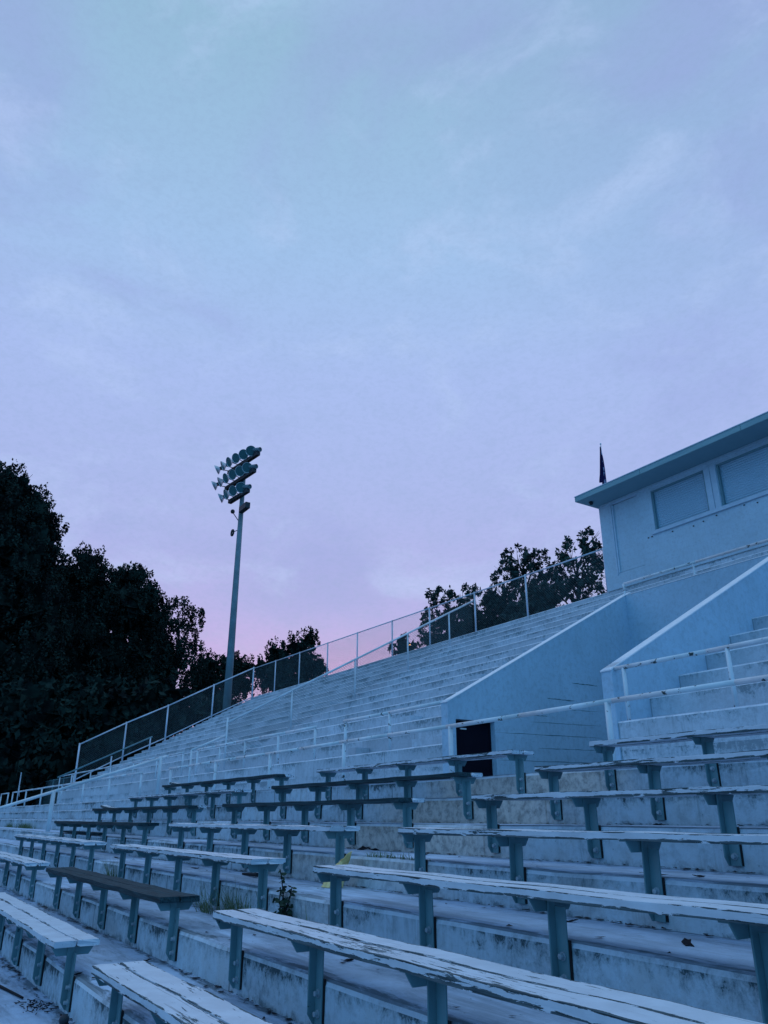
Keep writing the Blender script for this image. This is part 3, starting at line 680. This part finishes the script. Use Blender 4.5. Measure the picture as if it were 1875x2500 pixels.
def tree(name,label,key,gz,dens,clump,leaf,per,mat,core,tr,group,limbs=1,cat='tree'):
    B=TREES[key]; rng=np.random.default_rng(sum(map(ord,key))*13)
    w=np.array([b[3]*b[4] for b in B]); cx=float((np.array([b[0] for b in B])*w).sum()/w.sum()); cy=float((np.array([b[1] for b in B])*w).sum()/w.sum())
    t=thing(name,label,cat,(cx,cy,gz),group)
    zlo=min(b[2] for b in B); zhi=max(b[2] for b in B)
    mb=MB(); p0=Vector((cx,cy,gz-.2)); fork=Vector((cx,cy,gz+(zlo-gz)*.75)); top=Vector((cx+.2,cy,zlo+(zhi-zlo)*.7))
    mb.tube(p0,fork,tr,tr*.75,8); mb.tube(fork,top,tr*.75,tr*.2,8)
    for b in B:
        c=Vector(b[:3]); a=fork.lerp(top,min(.9,max(0,(b[2]-fork.z)/(top.z-fork.z+.01)-.35)))
        md=a.lerp(c,.5)+Vector((0,0,.12*(c-a).length))
        mb.tube(a,md,tr*.35,tr*.22,6); mb.tube(md,c,tr*.22,tr*.10,6)
        for q in range(limbs*4):
            e=c+Vector((rng.uniform(-1,1)*b[3],rng.uniform(-1,1)*b[3],rng.uniform(-.3,1)*b[4]))*.9
            mb.tube(md.lerp(c,rng.uniform(0,.9)),e,tr*.09,tr*.03,5)
    mb.build('trunk',M['bark'],t)
    quads_obj('crown',leaf_cloud(B,dens,clump,leaf,per,rng,core,1.9,1.7 if mat=='pine' else 1.),M[mat],t,(cx,cy,gz))
    return t
G1='dark pines beyond the left end'; G2='trees behind the top fence'
tree('pine_tree','tallest black pine at the left edge of the view','A',.3,20,.36,.15,30,'pine',True,.45,G1)
tree('pine_tree','dark pine just right of the tallest one, with a spiky top','B',.3,21,.35,.15,30,'pine',True,.38,G1)
tree('pine_tree','round topped dark pine in the middle of the left group','C',.3,20,.35,.15,30,'pine',True,.38,G1)
tree('pine_tree','lower dark pine leaning toward the floodlight pole','D',.3,19,.32,.14,28,'pine',False,.32,G1)
tree('broadleaf_tree','small dark tree directly behind the floodlight pole','E',.3,19,.32,.15,28,'pine',True,.3,G1)
tree('broadleaf_tree','dark tree with two lobes right of the floodlight pole','F',.3,19,.32,.15,28,'pine',True,.3,G2)
tree('broadleaf_tree','leafy tree with an orange light below it behind the top fence','G',.2,42,.24,.115,27,'leafr',False,.16,G2,2)
tree('broadleaf_tree','tall spreading leafy tree behind the top fence with bare limbs showing','H',.2,34,.26,.115,27,'leafr',False,.18,G2,3)
tree('broadleaf_tree','leafy tree touching the left corner of the press box','I',.2,40,.24,.115,27,'leafr',False,.16,G2,3)
# undergrowth
rng=np.random.default_rng(5)
Q=leaf_cloud(TREES['J'],9,.55,.30,22,rng,True)
o=quads_obj('undergrowth',Q,M['pine']); tag(o,'black mass of shrubs under the pines','undergrowth',None,'stuff')
def bush(label,blobs,mat,gz):
    cx=blobs[0][0]; cy=blobs[0][1]; t=thing('bush',label,'bush',(cx,cy,gz),'bushes behind the top fence')
    Q=leaf_cloud(blobs,30,.26,.13,24,np.random.default_rng(int(abs(cx)*10)),True); quads_obj('foliage',Q,M[mat],t,(cx,cy,gz))
    mb=MB()
    for b in blobs: mb.tube((cx,cy,gz-.1),b[:3],.08,.03,6)
    mb.build('stem',M['bark'],t)
bush('dense dark bush behind the fence below the tall spreading tree',[(-31.2,27.0,9.6,1.9,1.1),(-29.6,28.,9.9,1.4,1.1),(-33.4,26.,9.2,1.6,1.0),(-33.6,27.6,10.7,1.3,.85),(-32.2,28.2,11.2,.9,.8),(-31,27,6.5,2.5,3.)],'leafd',.2)
bush('dense green bush behind the fence below the press box corner tree',[(-27.6,26.8,9.9,1.0,.95),(-26.6,27.2,9.4,1.2,.9),(-28.4,26.2,9.2,1.1,.9),(-27.4,26.6,6.5,2.2,3.)],'leafr',.2)
bush('low dark bush behind the fence around the orange light',[(-38.3,26.2,9.4,.9,.9),(-36.8,27.2,9.2,1.2,.7),(-35.2,27.8,9.2,1.2,.9),(-36.5,27,6.5,2.6,2.8)],'leafd',.2)
# far-off wood closing the horizon
Q=[]
rng=np.random.default_rng(11)
bl=[]
for i in range(150):
    a=R(rng.uniform(50,215)); r=rng.uniform(120,150); bl.append((r*math.cos(a),r*math.sin(a),rng.uniform(2,7),rng.uniform(5,9),rng.uniform(3,5)))
o=quads_obj('far_woodland',leaf_cloud(bl,.55,1.6,1.2,12,rng,True),M['pine']); tag(o,'distant dark woodland along the horizon','woodland',None,'stuff')
# black wood behind the pines
bl=[]
for i in range(60):
    a=R(rng.uniform(158,196)); r=rng.uniform(80,92); q=(196-math.degrees(a))/38
    bl.append((r*math.cos(a),r*math.sin(a),rng.uniform(1,12-3.5*0),rng.uniform(4,6),rng.uniform(2.5,4)))
bl=[b for b in bl if b[2]+b[4] < 13.-9.*max(0,(b[1]-8)/16)]
o=quads_obj('woodland',leaf_cloud(bl,1.5,.9,.6,16,rng,True),M['pine']); tag(o,'black woodland filling the gaps behind the pines','woodland',None,'stuff')

# orange street lamps seen through the leaves
for i,(x,y,z,lab) in enumerate(((-46.2,35.0,12.78,'glowing orange street lamp showing through leaves behind the top fence'),(-47.9,33.1,12.2,'fainter orange street lamp further left behind the top fence'))):
    t=thing('street_lamp',lab,'street lamp',(x,y,.2),'street lamps behind the stand')
    MB().tube((x,y,0),(x,y,z-.1),.09,.06,8).tube((x,y,z-.1),(x+.5,y-.4,z+.25),.05,.04,8).build('pole',M['dark'],t)
    s=.30 if i==0 else .16
    MB().lathe([(-s*.5,.02),(-s*.35,s*.7),(0,s),(s*.3,s*.8),(s*.5,.02)],(x,y,z),(0,0,1),12).build('lamp_globe',M['glow'],t,smooth=True)

# overhead utility wire
mb=MB(); pts=[(-95+10*i,62,16.6+.6*((i-6)/6)**2) for i in range(13)]; mb.path(pts,.03,5); o=mb.build('utility_wire',M['dark']); tag(o,'thin dark overhead wire crossing the pink sky behind the fence','wire')

# ------------------------------------------------------------------ small plants and litter
def tuft(label,x,y,z,h,n,spread,seed,mat='grass',group='grass tufts growing in the terrace joints'):
    rnd=random.Random(seed); mb=MB()
    for i in range(n):
        a=rnd.uniform(0,2*math.pi); l=h*rnd.uniform(.45,1.1); bx=x+rnd.gauss(0,spread); by=y+rnd.gauss(0,.02); lean=rnd.uniform(.05,.6)
        p=Vector((bx,by,z-.005)); d=Vector((math.cos(a)*lean,math.sin(a)*lean-.15,1)).normalized(); w=rnd.uniform(.002,.0045)
        s=Vector((-math.sin(a),math.cos(a),0)); vs=[]
        for k in range(5):
            f=k/4; q=p+d*(l*f)+Vector((math.cos(a),math.sin(a),-.8))*(l*lean*.55*f*f); ww=w*(1-.9*f); vs+=[q-s*ww,q+s*ww]
        mb.add(vs,[(2*k,2*k+1,2*k+3,2*k+2) for k in range(4)])
    o=mb.build('grass_tuft',M[mat]); tag(o,label,'grass tuft',group); return o
yr=lambda k:YT(k)-.03
tuft('upright yellow green grass tuft behind the dark bare bench',-11.25,yr(2),ZT(1),.36,110,.09,1)
tuft('tall thin grass tuft beside the end post of the third lowest middle bench',-7.1,yr(2),ZT(1),.34,150,.20,2)
tuft('flattened grass spreading across the tread by the dark bench end',-7.55,yr(2)-.12,ZT(1),.30,60,.10,3)
tuft('wide low grass patch on the far left terrace',-27.,YT(4)-.06,ZT(3),.22,420,.75,4)
tuft('small grass patch at the left picture edge on the far terrace',-29.9,YT(4)-.06,ZT(3),.2,160,.35,5)
tuft('tiny seedlings along the tread edge right of the yellow paper',-5.85,YT(3)+.02,ZT(3),.06,120,.22,6)
tuft('thin wisps of grass behind the lowest post of the second bench',-5.75,yr(2)-.02,ZT(1),.26,8,.05,7)
# leafy weed
wx,wy,wz=-6.12,YT(2)-.05,ZT(1)
wd=thing('weed_plant','tall dark leafy weed growing in the aisle by a bench end','weed',(wx,wy,wz))
rnd=random.Random(3); mb=MB(); lf=MB()
def leafquad(lf,p,d,s,rnd):
    d=Vector(d).normalized(); n=Vector((rnd.gauss(0,1),rnd.gauss(0,1),rnd.gauss(0,1))); v=d.cross(n).normalized()
    lf.add([p,p+d*s*.35+v*s*.34,p+d*s*.75+v*s*.25,p+d*s,p+d*s*.75-v*s*.25,p+d*s*.35-v*s*.34],[(0,1,2,3,4,5)])
stems=[[(0,0,0),(-.02,0,.2),(-.10,.02,.36),(-.17,.03,.50),(-.22,.03,.58)],[(0,0,0),(.03,0,.18),(.08,.02,.33),(.12,.02,.42)],[(0,0,0),(-.06,-.01,.15),(-.14,0,.27),(-.16,.02,.38)],[(.01,0,0),(-.02,-.02,.22),(-.05,0,.42)],[(0,0,0),(.07,-.03,.1),(.13,-.03,.17)],[(0,0,0),(-.09,-.04,.1),(-.14,-.05,.16)]]
for st in stems:
    P=[Vector(q)*.72+Vector((wx,wy,wz)) for q in st]; mb.path(P,.0045,5)
    for a,b in zip(P[:-1],P[1:]):
        for q in range(9):
            p=a.lerp(b,rnd.random()); leafquad(lf,p,(rnd.gauss(0,1),rnd.gauss(0,1),rnd.gauss(0,.6)),rnd.uniform(.028,.055),rnd)
for q in range(130):
    p=Vector((wx+rnd.gauss(0,.075),wy+rnd.gauss(0,.03),wz+abs(rnd.gauss(.06,.07)))); leafquad(lf,p,(rnd.gauss(0,1),rnd.gauss(0,1),rnd.gauss(0,.6)),rnd.uniform(.03,.06),rnd)
mb.build('stem',M['bark'],wd); lf.build('leaves',M['weed'],wd)

# crumpled yellow paper bag standing against the riser
yb=thing('paper_bag','crumpled yellow paper bag standing open behind a bench','paper bag',(-6.36,3.62,ZT(2)))
mb=MB(); rnd=random.Random(9); ns=16; nh=10; rows=[]
for i in range(nh+1):
    t_=i/nh; r=[]
    for j in range(ns):
        a=2*math.pi*(j+.5)/ns; ca,sa=math.cos(a),math.sin(a)
        q=1/max(abs(ca),abs(sa))**.7
        fl=1-.45*t_+.25*max(0,t_-.55)
        k=q*fl*(1+.10*math.sin(3*a+5*t_)+.05*rnd.uniform(-1,1))
        z=.235*t_*(1+.20*t_*math.cos(a-.9))+rnd.uniform(-.008,.008)*(0<i)
        r.append((-6.42+.12*t_+.105*k*ca,3.60+.05*t_+.075*k*sa,ZT(2)+.004+z))
    rows.append(r)
vs=[p for r in rows for p in r]; fs=[(i*ns+j,i*ns+(j+1)%ns,(i+1)*ns+(j+1)%ns,(i+1)*ns+j) for i in range(nh) for j in range(ns)]+[tuple(range(ns-1,-1,-1))]
mb.add(vs,fs); o=mb.build('bag',M['yellow'],yb); s_=o.modifiers.new('thick','SOLIDIFY'); s_.thickness=.002

# dead leaves, twigs and stones
def dead_leaf_mesh(seed):
    rnd=random.Random(seed); mb=MB(); n=10; vs=[]
    for i in range(n):
        a=2*math.pi*i/n; r=(1 if i%2 else .62)*rnd.uniform(.7,1.1); vs.append((.05*r*math.cos(a)*1.4,.035*r*math.sin(a),.012*abs(math.sin(a*1.5+seed))+.004))
    vs.append((0,0,.003)); fs=[(i,(i+1)%n,n) for i in range(n)]; mb.add(vs,fs); return mb
lm=[]
for s in range(4):
    o=dead_leaf_mesh(s).build('dead_leaf',M['deadleaf']); so=o.modifiers.new('thick','SOLIDIFY'); so.thickness=.003; lm.append(o)
spots=[(-8.7,2.55,0,1.7),(-8.45,2.6,0,1.5),(-8.9,2.5,0,1.4),(-3.25,3.0,1,1.8),(-3.15,2.98,1,1.5),(-7.3,4.45,3,1.5),(-7.15,4.47,3,1.2),(-6.0,4.3,3,.9),(-4.6,2.7,1,.8),(-5.3,2.9,1,.9),(-1.2,4.46,3,1.1),(-2.4,4.2,3,.8),(-6.6,1.6,-1+1,.7),(-9.5,3.5,2,.9),(-4.2,5.2,4,.8),(-3.0,4.0,3,.7),(-12.5,3.4,2,.9),(-2.2,2.6,1,.6),(-1.6,2.75,1,.9),(-6.9,2.2,0,.8),(-4.9,3.5,2,.8),(-3.6,3.6,2,.7),(-2.7,3.45,2,.9)]
for i,(x,y,k,s) in enumerate(spots):
    o=lm[i] if i<4 else lm[i%4].copy()
    if i>=4: COL.objects.link(o)
    o.location=(x,y,ZT(k)+.003); o.scale=(s,s,s); o.rotation_euler=(random.uniform(-.2,.2),random.uniform(-.2,.2),random.uniform(0,6.28))
    tag(o,'small dry dark leaf lying on the concrete treads','dead leaf','dry leaves on the treads')
rnd=random.Random(33); mb=MB()
for i in range(2200):
    k=rnd.randint(-1,5); x=rnd.uniform(-16,1.5) if rnd.random()<.5 else rnd.choice((-11.6,-8.9,-6.1,-3.3,-1.4,-9.9,-4.6))+rnd.gauss(0,.35)
    y=YT(k+1)-abs(rnd.gauss(0,.035))-.008 if rnd.random()<.8 else rnd.uniform(YT(k)+.05,YT(k+1)-.02)
    a=rnd.uniform(0,6.28); l=rnd.uniform(.008,.036); w_=l*rnd.uniform(.3,.8); z=ZT(k)+.006
    c_,s_=math.cos(a),math.sin(a); h_=rnd.uniform(.001,.008)
    mb.add([(x+c_*l,y+s_*l,z+h_),(x-s_*w_,y+c_*w_,z+.001),(x-c_*l,y-s_*l,z+h_*.6),(x+s_*w_,y-c_*w_,z+.0015)],[(0,1,2,3)])
o=mb.build('leaf_debris',M['deadleaf']); tag(o,'crumbs of dead leaves and dirt gathered along the foot of each riser','debris',None,'stuff')
rnd=random.Random(21); mb=MB()
for i in range(70):
    x=rnd.gauss(-7.05,.16); y=rnd.gauss(1.44,.05); a=rnd.uniform(0,6.28); l=rnd.uniform(.02,.07)
    mb.tube((x,y,ZT(-1)+.008),(x+l*math.cos(a),y+l*math.sin(a)*.7,ZT(-1)+.012),.004,.002,5)
o=mb.build('leaf_litter',M['deadleaf']); tag(o,'scatter of dry twigs and pine needles at the lower left floor','litter',None,'stuff')
mb=MB().ball((-6.36,1.50,ZT(-1)+.03),.034,10); o=mb.build('pebble',M['dark'],smooth=True); tag(o,'round black pebble on the lowest visible step at bottom left','pebble')
mb=MB().tube((-8.05,1.30,ZT(-1)+.014),(-7.35,1.40,ZT(-1)+.014),.012,.009,7); o=mb.build('stick',M['bark']); tag(o,'brown stick lying on the lowest step at the left edge','stick')
mb=MB().tube((-8.25,3.56,ZT(2)+.012),(-7.75,3.50,ZT(2)+.03),.012,.02,6); o=mb.build('stick',M['bark']); tag(o,'dry curled twig under the third lowest middle bench','stick')
mb=MB().box(-18.6,-15.6,3.86,4.0,ZT(3)+.004,ZT(3)+.045); o=bevel(mb.build('loose_plank',M['b_bare']),.004); tag(o,'loose dark plank lying on the terrace in front of the far left benches','plank')

# ------------------------------------------------------------------ ground
mb=MB(); xs=[-400,-250,-150,-110]+[-90+6*i for i in range(24)]+[70,120,250,400]; ys=[-300,-150,-80,-40,-20,-10,-6,-3.5,-2,0,3,5.5,8,9,10,12,16,20,26,34,44,60,90,150,300,450]
def gz(x,y):
    if x<-57.5: return .30
    if y<-3: return -3.0
    if y<9.5: return -3.0 if x>-56.5 else .30
    return .2
vs=[(x,y,gz(x,y)) for y in ys for x in xs]; nx=len(xs)
fs=[(j*nx+i,j*nx+i+1,(j+1)*nx+i+1,(j+1)*nx+i) for j in range(len(ys)-1) for i in range(nx-1)]
mb.add(vs,fs); struct('ground',mb,M['ground'])

# ------------------------------------------------------------------ world
w=bpy.data.worlds.new('World'); SC.world=w; w.use_nodes=True; nt=w.node_tree; nd=nt.nodes; lk=nt.links
bg=nd['Background']; out=nd['World Output']
def N(typ,**kw):
    n=nd.new(typ)
    for k,v in kw.items(): setattr(n,k,v)
    return n
def mth(op,a,b=None,c=None):
    n=N('ShaderNodeMath',operation=op)
    for i,x in enumerate((a,b,c)):
        if x is None: continue
        if isinstance(x,(int,float)): n.inputs[i].default_value=x
        else: lk.new(x,n.inputs[i])
    return n.outputs[0]
def mr(x,a,b,lo=0,hi=1):
    n=N('ShaderNodeMapRange',interpolation_type='SMOOTHSTEP'); lk.new(x,n.inputs[0])
    for i,v in enumerate((a,b,lo,hi)): n.inputs[i+1].default_value=v
    return n.outputs[0]
def mx(f,a,b,mode='MIX'):
    n=N('ShaderNodeMix',data_type='RGBA',blend_type=mode)
    for k,x in ((0,f),(6,a),(7,b)):
        if isinstance(x,(int,float)): n.inputs[k].default_value=x
        elif isinstance(x,tuple): n.inputs[k].default_value=(*x,1)
        else: lk.new(x,n.inputs[k])
    return n.outputs[2]
tc=N('ShaderNodeTexCoord'); sp=N('ShaderNodeSeparateXYZ'); lk.new(tc.outputs['Generated'],sp.inputs[0])
def dot(v):
    n=N('ShaderNodeVectorMath',operation='DOT_PRODUCT'); lk.new(tc.outputs['Generated'],n.inputs[0]); n.inputs[1].default_value=v; return n.outputs['Value']
cr=N('ShaderNodeValToRGB'); lk.new(sp.outputs[2],cr.inputs[0]); e=cr.color_ramp.elements
e[0].position=0.; e[0].color=(.43,.40,.76,1)
e[1].position=1.; e[1].color=(.56,.82,1.15,1)
for p,c in ((.18,(.405,.425,.77)),(.37,(.378,.45,.785)),(.52,(.372,.485,.825)),(.64,(.335,.51,.79)),(.80,(.285,.475,.655)),(.90,(.42,.63,.88))):
    q=e.new(p); q.color=(*c,1)
col=cr.outputs[0]
# sunset glow low behind the stand
gl=mth('MULTIPLY',mr(dot((-.89,.456,0)),.62,1.0),mr(sp.outputs[2],.40,.08))
col=mx(mth('MULTIPLY',gl,.62),col,(.48,.375,.73))
gl2=mth('MULTIPLY',mr(dot((-.86,.51,0)),.86,1.0),mr(sp.outputs[2],.26,.10))
col=mx(mth('MULTIPLY',gl2,.68),col,(.62,.35,.64))
# soft overcast structure
mp=N('ShaderNodeMapping'); lk.new(tc.outputs['Generated'],mp.inputs[0]); mp.inputs['Scale'].default_value=(1,1,1.9)
def nz(scale,detail,dist,rough=.55):
    n=N('ShaderNodeTexNoise'); lk.new(mp.outputs[0],n.inputs['Vector']); n.inputs['Scale'].default_value=scale; n.inputs['Detail'].default_value=detail; n.inputs['Distortion'].default_value=dist; n.inputs['Roughness'].default_value=rough; return n.outputs[0]
a1,a2,a3,a4=nz(2.1,6,.6),nz(4.6,6,.4,.6),nz(24,5,.2,.7),nz(120,3,0,.7)
col=mx(mth('MULTIPLY',mr(dot((-.20,.62,.76)),.90,1.0),.38),col,(.27,.37,.66))
col=mx(mth('MULTIPLY',mr(a1,.46,.66),.58),col,(.30,.37,.70))
col=mx(mth('MULTIPLY',mr(a2,.48,.68),.46),col,(.47,.60,.90))
col=mx(mth('MULTIPLY',mr(a3,.42,.68),.13),col,(.27,.40,.62))
col=mx(mth('MULTIPLY',mr(a4,.42,.66),.13),col,(.24,.36,.56))
# the darker, bluer dusk side of the sky behind the viewer
rear=mth('MULTIPLY',mr(dot((-.84,.54,0)),.22,-.45),mr(sp.outputs[2],.95,.45))
col=mx(rear,col,(.128,.445,.90))
lk.new(col,bg.inputs['Color']); bg.inputs['Strength'].default_value=1.0
sky=N('ShaderNodeTexSky'); sky.sky_type='NISHITA'; sky.sun_disc=False; sky.sun_elevation=R(2); sky.sun_rotation=R(-62)
bg2=N('ShaderNodeBackground'); lk.new(sky.outputs[0],bg2.inputs['Color']); bg2.inputs['Strength'].default_value=.01
ad=N('ShaderNodeAddShader'); lk.new(bg.outputs[0],ad.inputs[0]); lk.new(bg2.outputs[0],ad.inputs[1]); lk.new(ad.outputs[0],out.inputs['Surface'])

sl=bpy.data.lights.new('sun','SUN'); sl.energy=.1; sl.angle=R(14); sl.color=(1,.72,.80); so=bpy.data.objects.new('sun',sl); COL.objects.link(so)
sd=Vector((-.87,.44,.18)).normalized(); so.rotation_euler=sd.to_track_quat('Z','Y').to_euler()

# ------------------------------------------------------------------ camera
p=R(21.638); yaw=R(32.789)
h=Vector((-math.cos(yaw),math.sin(yaw),0)); r=Vector((math.sin(yaw),math.cos(yaw),0))
fw=h*math.cos(p)+Vector((0,0,math.sin(p))); up=-h*math.sin(p)+Vector((0,0,math.cos(p)))
cam=bpy.data.cameras.new('camera'); co=bpy.data.objects.new('camera',cam); COL.objects.link(co)
mt=Matrix((r,up,-fw)).transposed().to_4x4(); co.matrix_world=mt
cam.sensor_fit='VERTICAL'; cam.sensor_height=36; cam.lens=1878/2500*36; cam.clip_end=2000; cam.clip_start=.05
SC.camera=co
SC.view_settings.view_transform='Standard'; SC.view_settings.look='None'; SC.view_settings.exposure=.07; SC.view_settings.gamma=1
SC.cycles.max_bounces=6
